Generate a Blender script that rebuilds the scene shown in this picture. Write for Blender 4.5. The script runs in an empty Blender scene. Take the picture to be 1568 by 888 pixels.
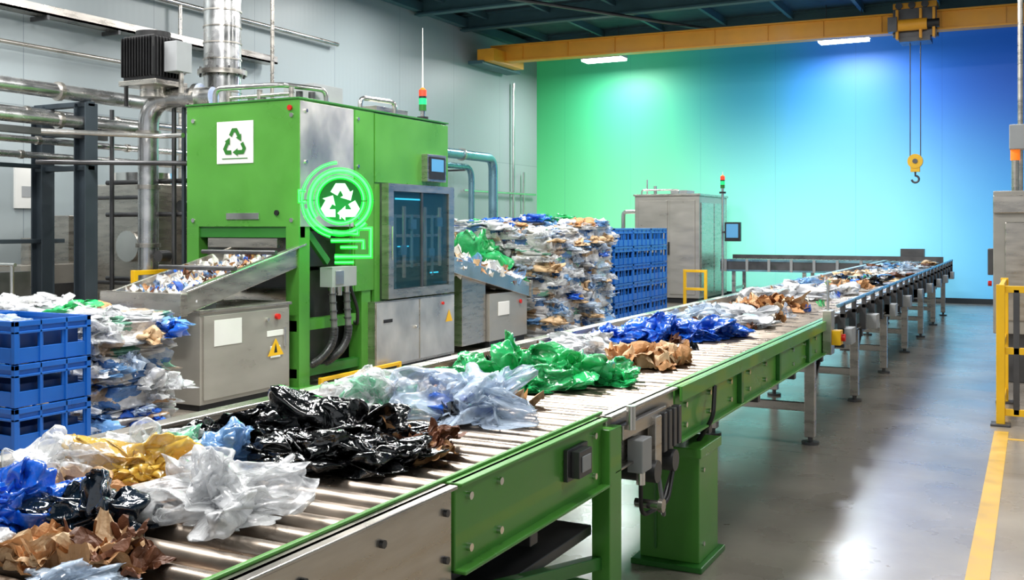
import bpy, math, random, bmesh
import numpy as np
from mathutils import Vector, Matrix
random.seed(7)
scene=bpy.context.scene
try:
    scene.view_settings.view_transform='Standard'
    scene.view_settings.look='None'
except Exception as e: print(e)

def lin(c):
    return tuple(((x/255)/12.92 if x/255<=0.04045 else ((x/255+0.055)/1.055)**2.4) for x in c)
def L(c): return lin(c)+(1,)

# ------------------------------------------------------------------ materials
def newmat(name):
    m=bpy.data.materials.new(name); m.use_nodes=True
    nt=m.node_tree; return m,nt,nt.nodes['Principled BSDF']
def coords(nt,scale=(1,1,1),kind='Object'):
    tc=nt.nodes.new('ShaderNodeTexCoord'); mp=nt.nodes.new('ShaderNodeMapping')
    mp.inputs['Scale'].default_value=scale
    nt.links.new(tc.outputs[kind],mp.inputs[0]); return mp.outputs[0]
def mat(name,col,rough=.5,metal=0,var=.12,nscale=3,bump=0,bscale=40,stretch=(1,1,1),coat=0,rvar=.1,emit=0,ecol=None,bdist=.02):
    m,nt,b=newmat(name)
    co=coords(nt,stretch)
    n=nt.nodes.new('ShaderNodeTexNoise'); n.inputs['Scale'].default_value=nscale; n.inputs['Detail'].default_value=5
    nt.links.new(co,n.inputs['Vector'])
    r=nt.nodes.new('ShaderNodeValToRGB'); c=lin(col)
    r.color_ramp.elements[0].position=.3; r.color_ramp.elements[1].position=.7
    r.color_ramp.elements[0].color=tuple(x*(1-var) for x in c)+(1,)
    r.color_ramp.elements[1].color=tuple(min(1,x*(1+var)) for x in c)+(1,)
    nt.links.new(n.outputs[0],r.inputs[0]); nt.links.new(r.outputs[0],b.inputs['Base Color'])
    mr=nt.nodes.new('ShaderNodeMapRange'); mr.inputs[1].default_value=.3; mr.inputs[2].default_value=.7
    mr.inputs[3].default_value=max(.02,rough-rvar); mr.inputs[4].default_value=rough+rvar
    nt.links.new(n.outputs[0],mr.inputs[0]); nt.links.new(mr.outputs[0],b.inputs['Roughness'])
    b.inputs['Metallic'].default_value=metal
    if coat: b.inputs['Coat Weight'].default_value=coat
    if bump:
        n2=nt.nodes.new('ShaderNodeTexNoise'); n2.inputs['Scale'].default_value=bscale; n2.inputs['Detail'].default_value=4
        nt.links.new(co,n2.inputs['Vector'])
        bp=nt.nodes.new('ShaderNodeBump'); bp.inputs['Strength'].default_value=bump; bp.inputs['Distance'].default_value=bdist
        nt.links.new(n2.outputs[0],bp.inputs['Height']); nt.links.new(bp.outputs[0],b.inputs['Normal'])
    if emit:
        b.inputs['Emission Color'].default_value=L(ecol or col); b.inputs['Emission Strength'].default_value=emit
    return m
def plastic(name,col,alpha=1,rough=.2,var=.25,nscale=8):
    """crinkled polythene film; thin film gets more opaque at grazing angles"""
    m=mat(name,col,rough,0,var,nscale,bump=.6,bscale=18,rvar=.05,bdist=.022)
    nt=m.node_tree; b=nt.nodes['Principled BSDF']
    b.inputs['IOR'].default_value=1.6; b.inputs['Coat Weight'].default_value=.8; b.inputs['Coat Roughness'].default_value=.05
    if alpha<1:
        lw=nt.nodes.new('ShaderNodeLayerWeight'); lw.inputs[0].default_value=.5
        mr=nt.nodes.new('ShaderNodeMapRange'); mr.inputs[3].default_value=alpha; mr.inputs[4].default_value=min(1,alpha+.6)
        nt.links.new(lw.outputs['Facing'],mr.inputs[0]); nt.links.new(mr.outputs[0],b.inputs['Alpha'])
    return m
def mixwaste(name,cols,scale=5,rough=.2,stretch=(1,1,2.2)):
    m,nt,b=newmat(name)
    co=coords(nt,stretch)
    n=nt.nodes.new('ShaderNodeTexNoise'); n.inputs['Scale'].default_value=4; n.inputs['Detail'].default_value=4
    nt.links.new(co,n.inputs['Vector'])
    mx=nt.nodes.new('ShaderNodeVectorMath'); mx.operation='MULTIPLY_ADD'
    mx.inputs[1].default_value=(.5,.5,.5)
    nt.links.new(n.outputs['Color'],mx.inputs[0]); nt.links.new(co,mx.inputs[2])
    v=nt.nodes.new('ShaderNodeTexVoronoi'); v.inputs['Scale'].default_value=scale
    nt.links.new(mx.outputs[0],v.inputs['Vector'])
    s=nt.nodes.new('ShaderNodeSeparateColor'); nt.links.new(v.outputs['Color'],s.inputs[0])
    r=nt.nodes.new('ShaderNodeValToRGB'); r.color_ramp.interpolation='CONSTANT'
    el=r.color_ramp.elements
    while len(el)<len(cols): el.new(.5)
    for i,c in enumerate(cols):
        el[i].position=i/len(cols); el[i].color=L(c)
    nt.links.new(s.outputs[0],r.inputs[0])
    nt.links.new(r.outputs[0],b.inputs['Base Color'])
    b.inputs['Roughness'].default_value=rough; b.inputs['Coat Weight'].default_value=.5; b.inputs['Coat Roughness'].default_value=.08
    n2=nt.nodes.new('ShaderNodeTexNoise'); n2.inputs['Scale'].default_value=11; n2.inputs['Detail'].default_value=3
    nt.links.new(co,n2.inputs['Vector'])
    bp=nt.nodes.new('ShaderNodeBump'); bp.inputs['Strength'].default_value=.7; bp.inputs['Distance'].default_value=.05
    nt.links.new(n2.outputs[0],bp.inputs['Height']); nt.links.new(bp.outputs[0],b.inputs['Normal'])
    return m
def emis(name,col,st,alpha=1):
    m,nt,b=newmat(name); b.inputs['Base Color'].default_value=L(col); b.inputs['Alpha'].default_value=alpha
    b.inputs['Emission Color'].default_value=L(col); b.inputs['Emission Strength'].default_value=st
    return m

M={}
M['green']=mat('green_paint',(80,150,56),.34,0,.1,2,coat=.2)
M['greend']=mat('green_paint_dark',(46,118,42),.38,0,.1,2,coat=.2)
M['steel']=mat('brushed_stainless',(190,184,176),.3,.9,.18,3,stretch=(1,1,6),rvar=.09)
M['steelp']=mat('polished_stainless',(220,218,214),.2,.94,.14,2,rvar=.08)
M['panel']=mat('brushed_panel_stainless',(218,214,208),.38,.85,.2,2.6,stretch=(1,1,.8),rvar=.12)
M['steeld']=mat('dark_steel',(92,92,94),.4,.7,.2,4)
M['roller']=mat('roller_steel',(176,162,148),.3,.88,.22,6,rvar=.08)
M['galv']=mat('galvanised_duct',(210,210,210),.26,.93,.18,5,rvar=.1)
M['cab']=mat('grey_cabinet_steel',(170,166,158),.36,.45,.08,2,stretch=(1,1,3))
M['black']=mat('black_rubber',(22,22,24),.5,0,.2,5)
M['post']=mat('slate_post_paint',(56,66,74),.5,.2,.1,3)
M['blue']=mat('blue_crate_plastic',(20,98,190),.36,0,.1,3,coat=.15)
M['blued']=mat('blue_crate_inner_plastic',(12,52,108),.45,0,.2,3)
M['yellow']=mat('safety_yellow',(236,184,26),.42,0,.08,3)
M['orange']=mat('crane_yellow',(226,158,38),.45,0,.1,1.5)
M['white']=mat('white_enamel',(228,228,224),.5,0,.04,3)
M['grey']=mat('grey_plastic',(155,158,160),.45,0,.05,5)
M['hose']=mat('grey_hose',(125,125,125),.4,.5,.1,5)
def glassmat():
    m=mat('tinted_window_glass',(30,70,78),.04,0,.1,2,rvar=.01); b=m.node_tree.nodes['Principled BSDF']
    b.inputs['Alpha'].default_value=.3; b.inputs['Coat Weight'].default_value=1; b.inputs['Coat Roughness'].default_value=.02; return m
M['glass']=glassmat()
M['inner']=mat('glowing_window_backing',(26,52,62),.4,.3,.3,4,emit=.03,ecol=(30,110,140))  # dark backing behind the machine window with a faint teal glow added
M['screen']=emis('screen_glow',(70,130,170),.7)
M['cyan']=emis('cyan_window_glint',(60,210,255),1.8)  # glowing strips put in for cyan reflections in the machine window
M['red']=emis('red_lens',(230,60,35),.9)
M['amber']=emis('amber_lens',(240,120,30),.7)
M['greenlens']=emis('green_lens',(20,220,110),1)
M['neon']=emis('green_neon_tube',(90,255,120),3.2)
M['neonglow']=emis('green_neon_halo',(0,255,60),1.1,.42)  # translucent glowing tube added to imitate the halo around the neon
M['neonw']=emis('white_neon_symbol',(190,255,200),1.5)
M['neonback']=mat('neon_sign_panel',(8,70,28),.3,0,.1,2,emit=.06,ecol=(0,220,60))
M['lamp']=emis('lamp_diffuser',(235,250,255),16)
M['redbtn']=mat('red_button',(200,30,20),.4)
M['teal']=mat('blue_tinted_pipe',(130,170,186),.3,.75,.1,3)
# films
M['clear']=plastic('clear_film',(246,248,252),.22,.1,.06)
M['clearb']=plastic('clear_blue_film',(206,224,250),.28,.1,.14)
M['cleargr']=plastic('clear_green_film',(140,228,184),.36,.12,.15)
M['whitef']=plastic('white_film',(234,236,240),.7,.18,.08)
M['gfilm']=plastic('green_film',(48,196,112),.66,.14,.35)
M['bfilm']=plastic('blue_film',(26,104,226),.8,.14,.35)
M['lbfilm']=plastic('light_blue_film',(120,172,226),.45,.12,.3)
M['yfilm']=plastic('yellow_film',(240,192,80),.66,.16,.25)
M['kfilm']=plastic('black_film',(9,9,11),1,.12,.3)
M['nfilm']=plastic('navy_film',(20,36,52),1,.14,.3)
M['brown']=mat('dark_brown_paper',(110,66,40),.6,0,.3,8,bump=.3)
M['kraft']=mat('kraft_paper',(190,140,92),.6,0,.2,6,bump=.3,bscale=50)
M['kraftl']=mat('light_kraft_paper',(214,182,142),.6,0,.15,6,bump=.3)
M['paper']=mat('white_paper',(232,228,220),.6,0,.06,6,bump=.3)
M['mix1']=mixwaste('baled_mixed_waste',[(214,212,210),(190,186,182),(170,134,100),(222,222,224),(150,160,174),(186,164,142),(206,204,204),(62,108,164),(196,196,200),(216,214,216),(228,228,228),(104,156,134),(204,206,210)])
M['mix2']=mixwaste('baled_blue_waste',[(196,206,220),(120,150,190),(210,215,222),(60,105,170),(180,174,168),(224,226,230),(100,138,186),(196,166,130),(200,205,214)])

def floor_mat():
    m,nt,b=newmat('polished_concrete')
    co=coords(nt,(1,1,1))
    n=nt.nodes.new('ShaderNodeTexNoise'); n.inputs['Scale'].default_value=.7; n.inputs['Detail'].default_value=8; n.inputs['Roughness'].default_value=.62
    nt.links.new(co,n.inputs['Vector'])
    r=nt.nodes.new('ShaderNodeValToRGB'); r.color_ramp.elements[0].position=.32; r.color_ramp.elements[1].position=.7
    r.color_ramp.elements[0].color=L((124,116,107)); r.color_ramp.elements[1].color=L((168,159,147))
    nt.links.new(n.outputs[0],r.inputs[0])
    br=nt.nodes.new('ShaderNodeTexBrick'); br.offset=0; br.inputs['Scale'].default_value=1
    br.inputs['Brick Width'].default_value=4; br.inputs['Row Height'].default_value=4; br.inputs['Mortar Size'].default_value=.006
    br.inputs['Color1'].default_value=(1,1,1,1); br.inputs['Color2'].default_value=(1,1,1,1); br.inputs['Mortar'].default_value=(.6,.6,.6,1)
    nt.links.new(co,br.inputs['Vector'])
    mx=nt.nodes.new('ShaderNodeMix'); mx.data_type='RGBA'; mx.blend_type='MULTIPLY'; mx.inputs[0].default_value=1
    nt.links.new(r.outputs[0],mx.inputs[6]); nt.links.new(br.outputs[0],mx.inputs[7])
    nt.links.new(mx.outputs[2],b.inputs['Base Color'])
    n2=nt.nodes.new('ShaderNodeTexNoise'); n2.inputs['Scale'].default_value=1.6; n2.inputs['Detail'].default_value=6
    nt.links.new(co,n2.inputs['Vector'])
    mr=nt.nodes.new('ShaderNodeMapRange'); mr.inputs[1].default_value=.3; mr.inputs[2].default_value=.7; mr.inputs[3].default_value=.22; mr.inputs[4].default_value=.36
    nt.links.new(n2.outputs[0],mr.inputs[0]); nt.links.new(mr.outputs[0],b.inputs['Roughness'])
    b.inputs['Coat Weight'].default_value=.75; b.inputs['Coat Roughness'].default_value=.24
    return m
def backwall_mat():
    m,nt,b=newmat('painted_green_to_blue_light')  # coloured light on the wall, painted in as a gradient
    g=nt.nodes.new('ShaderNodeNewGeometry'); s=nt.nodes.new('ShaderNodeSeparateXYZ'); nt.links.new(g.outputs['Position'],s.inputs[0])
    def ramp(stops):
        mr=nt.nodes.new('ShaderNodeMapRange'); mr.inputs[1].default_value=-12.3; mr.inputs[2].default_value=0
        nt.links.new(s.outputs[0],mr.inputs[0])
        r=nt.nodes.new('ShaderNodeValToRGB'); el=r.color_ramp.elements; r.color_ramp.interpolation='EASE'
        while len(el)<len(stops): el.new(.5)
        for i,(x,c) in enumerate(stops):
            el[i].position=(x+12.3)/12.3; el[i].color=L(c)
        nt.links.new(mr.outputs[0],r.inputs[0]); return r
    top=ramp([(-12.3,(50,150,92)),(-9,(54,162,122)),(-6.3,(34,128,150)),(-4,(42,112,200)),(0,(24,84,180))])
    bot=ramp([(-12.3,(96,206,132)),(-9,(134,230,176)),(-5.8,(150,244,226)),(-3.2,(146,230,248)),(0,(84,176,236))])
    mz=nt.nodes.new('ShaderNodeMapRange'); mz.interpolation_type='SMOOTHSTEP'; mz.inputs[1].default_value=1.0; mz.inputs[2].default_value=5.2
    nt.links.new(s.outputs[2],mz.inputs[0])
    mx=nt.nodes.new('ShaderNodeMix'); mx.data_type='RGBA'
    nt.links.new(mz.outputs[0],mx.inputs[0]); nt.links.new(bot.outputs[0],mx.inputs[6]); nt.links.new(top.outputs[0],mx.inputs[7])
    cb=nt.nodes.new('ShaderNodeCombineXYZ'); nt.links.new(s.outputs[0],cb.inputs[0]); nt.links.new(s.outputs[2],cb.inputs[1])
    w=nt.nodes.new('ShaderNodeTexBrick'); w.offset=0; w.inputs['Scale'].default_value=1; w.inputs['Brick Width'].default_value=1.9; w.inputs['Row Height'].default_value=30
    w.inputs['Mortar Size'].default_value=.008; w.inputs['Color1'].default_value=(1,1,1,1); w.inputs['Color2'].default_value=(1,1,1,1); w.inputs['Mortar'].default_value=(.8,.85,.9,1)
    nt.links.new(cb.outputs[0],w.inputs['Vector'])
    m2=nt.nodes.new('ShaderNodeMix'); m2.data_type='RGBA'; m2.blend_type='MULTIPLY'; m2.inputs[0].default_value=1
    nt.links.new(mx.outputs[2],m2.inputs[6]); nt.links.new(w.outputs[0],m2.inputs[7])
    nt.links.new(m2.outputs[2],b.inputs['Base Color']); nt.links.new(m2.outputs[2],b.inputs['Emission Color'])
    b.inputs['Emission Strength'].default_value=.42; b.inputs['Roughness'].default_value=.5  # wall glow added, standing in for coloured light on it
    return m
def sidewall_mat():
    m,nt,b=newmat('insulated_wall_panel')
    g=nt.nodes.new('ShaderNodeNewGeometry'); s=nt.nodes.new('ShaderNodeSeparateXYZ'); nt.links.new(g.outputs['Position'],s.inputs[0])
    cb=nt.nodes.new('ShaderNodeCombineXYZ'); nt.links.new(s.outputs[1],cb.inputs[0]); nt.links.new(s.outputs[2],cb.inputs[1])
    w=nt.nodes.new('ShaderNodeTexBrick'); w.offset=0; w.inputs['Scale'].default_value=1; w.inputs['Brick Width'].default_value=2.3; w.inputs['Row Height'].default_value=3.4
    w.inputs['Mortar Size'].default_value=.008; w.inputs['Color1'].default_value=L((158,168,171)); w.inputs['Color2'].default_value=L((154,165,168)); w.inputs['Mortar'].default_value=L((132,143,147))
    nt.links.new(cb.outputs[0],w.inputs['Vector'])
    nt.links.new(w.outputs[0],b.inputs['Base Color'])
    wv=nt.nodes.new('ShaderNodeTexWave'); wv.inputs['Scale'].default_value=2.5; wv.bands_direction='X'
    nt.links.new(cb.outputs[0],wv.inputs['Vector'])
    bp=nt.nodes.new('ShaderNodeBump'); bp.inputs['Strength'].default_value=.06; bp.inputs['Distance'].default_value=.01
    nt.links.new(wv.outputs[0],bp.inputs['Height']); nt.links.new(bp.outputs[0],b.inputs['Normal'])
    b.inputs['Roughness'].default_value=.4
    return m
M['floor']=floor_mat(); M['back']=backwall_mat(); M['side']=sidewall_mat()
M['ceil']=mat('dark_metal_deck',(42,60,68),.6,.2,.15,2)
M['beam']=mat('roof_beam_paint',(66,100,108),.5,.2,.1,2)
M['line']=mat('yellow_floor_tape',(216,172,74),.4,0,.14,5)
M['plinth']=mat('dark_skirting',(40,48,54),.5)

# ------------------------------------------------------------------ builder
class B:
    def __init__(s,name): s.name=name; s.v=[]; s.f=[]; s.m=[]; s.sm=[]; s.mats=[]
    def mi(s,k):
        mt=M[k] if isinstance(k,str) else k
        if mt not in s.mats: s.mats.append(mt)
        return s.mats.index(mt)
    def add(s,vs,fs,k,smooth=False):
        o=len(s.v); i=s.mi(k)
        s.v.extend([tuple(map(float,p)) for p in vs])
        s.f.extend([tuple(int(a)+o for a in f) for f in fs]); s.m.extend([i]*len(fs)); s.sm.extend([smooth]*len(fs))
    def box(s,x0,x1,y0,y1,z0,z1,k):
        vs=[(x0,y0,z0),(x1,y0,z0),(x1,y1,z0),(x0,y1,z0),(x0,y0,z1),(x1,y0,z1),(x1,y1,z1),(x0,y1,z1)]
        s.add(vs,[(0,3,2,1),(4,5,6,7),(0,1,5,4),(1,2,6,5),(2,3,7,6),(3,0,4,7)],k)
    def prism(s,prof,a0,a1,axis,k):
        n=len(prof)
        def P(p,a): return (a,p[0],p[1]) if axis=='x' else (p[0],a,p[1])
        vs=[P(p,a0) for p in prof]+[P(p,a1) for p in prof]
        fs=[tuple(range(n)),tuple(range(2*n-1,n-1,-1))]+[(i,i+n,(i+1)%n+n,(i+1)%n) for i in range(n)]
        s.add(vs,fs,k)
    def beam(s,p0,p1,w,h,k):
        p0=Vector(p0);p1=Vector(p1); d=(p1-p0).normalized()
        up=Vector((0,0,1)) if abs(d.z)<.95 else Vector((0,1,0))
        a=d.cross(up).normalized(); b=a.cross(d).normalized()
        vs=[]
        for p in (p0,p1):
            for sx,sy in ((-1,-1),(1,-1),(1,1),(-1,1)): vs.append(p+a*sx*w/2+b*sy*h/2)
        s.add(vs,[(0,1,2,3),(7,6,5,4),(0,4,5,1),(1,5,6,2),(2,6,7,3),(3,7,4,0)],k)
    def cyl(s,p0,p1,r,k,seg=16,r2=None,caps=True):
        p0=Vector(p0);p1=Vector(p1); d=(p1-p0).normalized(); r2=r if r2 is None else r2
        up=Vector((0,0,1)) if abs(d.z)<.95 else Vector((0,1,0))
        a=d.cross(up).normalized(); b=a.cross(d)
        c=[(math.cos(2*math.pi*i/seg),math.sin(2*math.pi*i/seg)) for i in range(seg)]
        A=[p0+(a*x+b*y)*r for x,y in c]; Bb=[p1+(a*x+b*y)*r2 for x,y in c]
        s.add(A+Bb,[(i,(i+1)%seg,(i+1)%seg+seg,i+seg) for i in range(seg)],k,True)
        if caps:
            s.add(A,[tuple(range(seg-1,-1,-1))],k); s.add(Bb,[tuple(range(seg))],k)
    def tube(s,pts,r,k,seg=10,closed=False):
        pts=[Vector(p) for p in pts]; n=len(pts); rings=[]; prev=None
        for i,p in enumerate(pts):
            if closed: t=(pts[(i+1)%n]-pts[i-1]).normalized()
            elif i==0: t=(pts[1]-p).normalized()
            elif i==n-1: t=(p-pts[i-1]).normalized()
            else: t=((pts[i+1]-p).normalized()+(p-pts[i-1]).normalized()).normalized()
            if prev is None:
                up=Vector((0,0,1)) if abs(t.z)<.9 else Vector((1,0,0)); a=t.cross(up).normalized()
            else: a=(prev-t*prev.dot(t)).normalized()
            prev=a; b=t.cross(a)
            rings.append([p+(a*math.cos(2*math.pi*j/seg)+b*math.sin(2*math.pi*j/seg))*r for j in range(seg)])
        vs=[v for R in rings for v in R]; fs=[]
        for i in range(n if closed else n-1):
            for j in range(seg):
                i2=(i+1)%n; fs.append((i*seg+j,i*seg+(j+1)%seg,i2*seg+(j+1)%seg,i2*seg+j))
        s.add(vs,fs,k,True)
        if not closed:
            s.add(rings[0],[tuple(range(seg-1,-1,-1))],k); s.add(rings[-1],[tuple(range(seg))],k)
    def build(s,bevel=0):
        me=bpy.data.meshes.new(s.name); me.from_pydata(s.v,[],s.f); me.update()
        for mt in s.mats: me.materials.append(mt)
        me.polygons.foreach_set('material_index',s.m); me.polygons.foreach_set('use_smooth',s.sm)
        o=bpy.data.objects.new(s.name,me); scene.collection.objects.link(o)
        if bevel:
            b=o.modifiers.new('bevel','BEVEL'); b.width=bevel; b.segments=2; b.limit_method='ANGLE'; b.angle_limit=math.radians(50)
        return o
def rounded(pts,rad,n=6):
    pts=[Vector(p) for p in pts]; out=[pts[0]]
    for i in range(1,len(pts)-1):
        p=pts[i]; a=(pts[i-1]-p); b=(pts[i+1]-p); r=min(rad,a.length*.49,b.length*.49)
        A=p+a.normalized()*r; C=p+b.normalized()*r
        for j in range(n+1):
            t=j/n; out.append(A*(1-t)**2+p*2*t*(1-t)+C*t*t)
    out.append(pts[-1]); return out

# ------------------------------------------------------------------ crumpled stuff
_ico={}
def ico(sub):
    if sub not in _ico:
        bm=bmesh.new(); bmesh.ops.create_icosphere(bm,subdivisions=sub,radius=1)
        bm.verts.ensure_lookup_table()
        _ico[sub]=(np.array([v.co[:] for v in bm.verts]),[tuple(v.index for v in f.verts) for f in bm.faces]); bm.free()
    return _ico[sub]
def folds(P,rng,K,f0,f1,amp,dec=.85):
    out=np.zeros(len(P))
    for k in range(K):
        n=rng.normal(size=3); n/=np.linalg.norm(n); f=f0*(f1/f0)**(k/max(1,K-1))
        w=.35*np.sin(P@rng.normal(size=3)*1.8*f**.6+rng.uniform(0,6))
        x=P@n*f+rng.uniform(0,1)+w
        if f<1.1: t=.5+.5*np.sin(x*2*math.pi)
        else:
            t=np.abs(x-np.round(x))*2; t=np.sqrt(t*t+.008)
        out+=(t-.5)*amp/f**dec
    return out
def bagmesh(b,c,size,k,seed,sub=5,wild=1,floor=-.3):
    rng=np.random.default_rng(seed); P,F=ico(sub)
    f1=5 if sub<=4 else 8
    r=1+folds(P,rng,12,.55,f1,.4*wild,.86)
    V=P*r[:,None]
    for ax in range(3): V[:,ax]+=folds(P,rng,10,.7,f1*.9,.34*wild,.86)
    z=V[:,2]; V[:,2]=np.where(z<floor,floor+(z-floor)*.05,z)
    V[:,2]-=V[:,2].min()
    V[:,2]*=1/np.percentile(V[:,2],99.7)
    for ax in (0,1):
        lo,hi=np.percentile(V[:,ax],[1,99]); V[:,ax]=(V[:,ax]-(lo+hi)/2)*2/(hi-lo)
    V*=np.array(size); V+=np.array(c); b.add(V,F,k,True)
def sheet(b,c,size,k,seed,n=16,amp=.35,tilt=.5,zmin=None):
    rng=np.random.default_rng(seed)
    g=np.linspace(-1,1,n); X,Y=np.meshgrid(g,g); P=np.stack([X.ravel(),Y.ravel(),np.zeros(n*n)],1)
    out=1+.25*np.sin(3*np.arctan2(P[:,1],P[:,0])+rng.uniform(0,6))+.12*np.sin(7*np.arctan2(P[:,1],P[:,0])+rng.uniform(0,6))
    Q=P*out[:,None]
    K,f1=(6,2.6) if n<20 else (9,4)
    Q[:,2]=folds(P,rng,K,.5,f1,amp)+rng.uniform(-.3,.4)*(P[:,0]**2)+rng.uniform(-.2,.4)*P[:,1]**2
    Q[:,0]+=folds(P+5,rng,3,.6,2,.25); Q[:,1]+=folds(P+9,rng,3,.6,2,.25)
    a=rng.uniform(-tilt,tilt,2); th=rng.uniform(0,6.28)
    R=np.array(Matrix.Rotation(th,3,'Z')@Matrix.Rotation(a[0],3,'X')@Matrix.Rotation(a[1],3,'Y'))
    Q=(Q@R.T)*size+np.array(c)
    if zmin is not None: Q[:,2]=np.maximum(Q[:,2],zmin+rng.uniform(0,.004))
    fs=[(i*n+j,i*n+j+1,(i+1)*n+j+1,(i+1)*n+j) for i in range(n-1) for j in range(n-1)]
    b.add(Q,fs,k,False)
BELT=.972
def bag(name,x,y,size,k,seed,sub=5,wild=1,z=BELT):
    b=B(name); bagmesh(b,(x,y,z),size,k,seed,sub,wild); return b.build()
def papers(name,x,y,rx,ry,n,ks,size,seed,h=.1,z=BELT,res=24):
    rnd=random.Random(seed); b=B(name)
    for i in range(n):
        a=rnd.uniform(0,6.28); r=math.sqrt(rnd.random())
        hh=h*.6*(1-r)*rnd.uniform(.5,1)
        s=size*rnd.uniform(.5,1.0)
        sheet(b,(x+rx*r*math.cos(a)*.85,y+ry*r*math.sin(a)*.85,z+.01+hh),s,rnd.choice(ks),rnd.randint(0,99999),res,.3,.26,zmin=z)
    return b.build()

# ------------------------------------------------------------------ room
b=B('floor'); b.box(-12.45,7.2,-5,25.4,-.1,0,'floor'); b.build()
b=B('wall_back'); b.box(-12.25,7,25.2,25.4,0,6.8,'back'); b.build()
b=B('wall_left'); b.box(-12.45,-12.25,-5,25.4,0,6.8,'side'); b.build()
b=B('wall_right'); b.box(7,7.2,-5,25.4,0,6.8,'side'); b.build()
b=B('ceiling'); b.box(-12.45,7.2,-5,25.4,6.8,6.9,'ceil'); b.build()
b=B('baseboard_back'); b.box(-12.2,7,25.14,25.2,0,.12,'plinth'); b.build()
b=B('baseboard_left'); b.box(-12.25,-12.2,-5,25.14,0,.12,'plinth'); b.build()
b=B('floor_lane_marking'); b.box(-.31,-.2,-3,9.6,0,.003,'line'); b.box(-.2,3.2,9.25,9.31,0,.003,'line'); b.build()
b=B('roof_beams')
for y in (4,8,12,16,19,21,24.3):
    b.box(-12.2,6.9,y-.1,y+.1,6.42,6.46,'beam'); b.box(-12.2,6.9,y-.015,y+.015,6.46,6.76,'beam'); b.box(-12.2,6.9,y-.1,y+.1,6.76,6.8,'beam')
for x in np.arange(-11.5,7,1.6):
    b.box(x-.04,x+.04,-4,25.1,6.64,6.8,'beam')
b.box(-12.2,-12.02,-5,25.1,6.5,6.7,'beam')
b.build()
b=B('ceiling_conduit')
b.tube([(-11.6,14,6.35),(-6,24.5,6.35),(4,24.5,6.35)],.04,'steeld')
b.build()

# crane
b=B('overhead_crane')
def P(t): return (-11.9+t*16.9, 22.0+t*.9)
x0,y0=P(0); x1,y1=P(1)
b.beam((x0,y0,5.79),(x1,y1,5.79),.3,.035,'orange'); b.beam((x0,y0,6.17),(x1,y1,6.17),.3,.035,'orange'); b.beam((x0,y0,5.98),(x1,y1,5.98),.16,.36,'orange')
b.box(-12.15,-11.75,21.2,23.2,5.66,5.74,'beam')
b.box(-11.95,-11.5,21.3,22.9,5.72,6.02,'orange')
for yy in (21.5,22.7): b.cyl((-11.98,yy,5.8),(-11.75,yy,5.8),.09,'steeld')
for t in np.linspace(.05,.95,14):
    x,y=P(t); b.beam((x,y-.1,5.8),(x,y-.1,6.15),.02,.03,'orange')
hx=-2.2; hy=P((hx+11.9)/16.9)[1]
b.box(hx-.42,hx+.42,hy-.24,hy-.2,5.66,6.3,'steeld'); b.box(hx-.42,hx+.42,hy+.18,hy+.3,5.7,6.3,'steeld')
b.box(hx-.42,hx+.42,hy-.25,hy+.3,6.24,6.36,'orange'); b.box(hx-.3,hx+.3,hy-.25,hy+.3,5.56,5.66,'steeld')
b.cyl((hx-.3,hy-.36,5.88),(hx+.25,hy-.36,5.88),.12,'orange'); b.cyl((hx+.25,hy-.36,5.88),(hx+.48,hy-.36,5.88),.09,'black')
b.box(hx-.5,hx-.32,hy-.46,hy-.24,5.75,6.05,'steeld')
for q in (-.3,-.05,.2): b.cyl((hx+q,hy-.3,6.3),(hx+q,hy-.22,6.3),.07,'steeld',14)
for q in (-.35,.1,.35): b.box(hx+q,hx+q+.05,hy-.4,hy-.2,5.6,6.2,'orange')
for dx in (-.1,.1): b.tube([(hx+dx,hy-.1,5.55),(hx+dx,hy-.1,3.15)],.012,'steeld',6)
b.cyl((hx,hy-.16,3.1),(hx,hy-.04,3.1),.15,'yellow',20); b.cyl((hx,hy-.18,3.1),(hx,hy-.02,3.1),.05,'steeld')
b.box(hx-.09,hx+.09,hy-.15,hy-.05,2.88,3.1,'yellow')
hk=[(hx,hy-.1,2.9),(hx,hy-.1,2.8)]+[(hx+.07*math.sin(a)*1.0,hy-.1,2.73+.07*math.cos(a)) for a in np.linspace(0.1,4.6,12)]
b.tube(hk,.022,'steeld',8)
b.build(.006)

def lamp(x,y,z,w=.5,power=0,size=1.0,col=(1,1,1),dp=.1,hh=.02):
    b=B('seen_or_added_lamp'); b.box(x-w,x+w,y-dp,y+dp,z,z+.07,'white'); b.box(x-w+.02,x+w-.02,y-dp+.015,y+dp-.015,z-hh,z,'lamp')
    for dx in (-w*.7,w*.7): b.cyl((x+dx,y,z+.07),(x+dx,y,6.8),.01,'steeld',6)
    b.build()
    if power:
        ld=bpy.data.lights.new('lamp_light','AREA'); ld.shape='RECTANGLE'; ld.size=w*2*size; ld.size_y=.25*size; ld.energy=power; ld.color=col
        o=bpy.data.objects.new('lamp_light',ld); o.location=(x,y,z-hh-.03); scene.collection.objects.link(o)
lamp(-9.68,23.8,5.98,.55,210,1,dp=.22,hh=.05); lamp(-3.85,23.8,5.98,.55,210,1,col=(.85,.93,1),dp=.22,hh=.05)
for (x,y,p) in ((-1.4,2.2,150),(-4.6,3.6,450),(-4.8,8.6,380),(-8.6,5.2,230),(-.6,12.5,110),(-4.8,13.6,290),(-9,14.5,220),(-.8,18.2,160),(-5.5,18.0,210),(-10,16.8,150),(3.5,8,200),(-10.6,7.2,280)):  # unseen lamps added above the frame to light the hall
    lamp(x,y,6.4,.6,p,1.4,col=(1,.98,.95))

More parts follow.
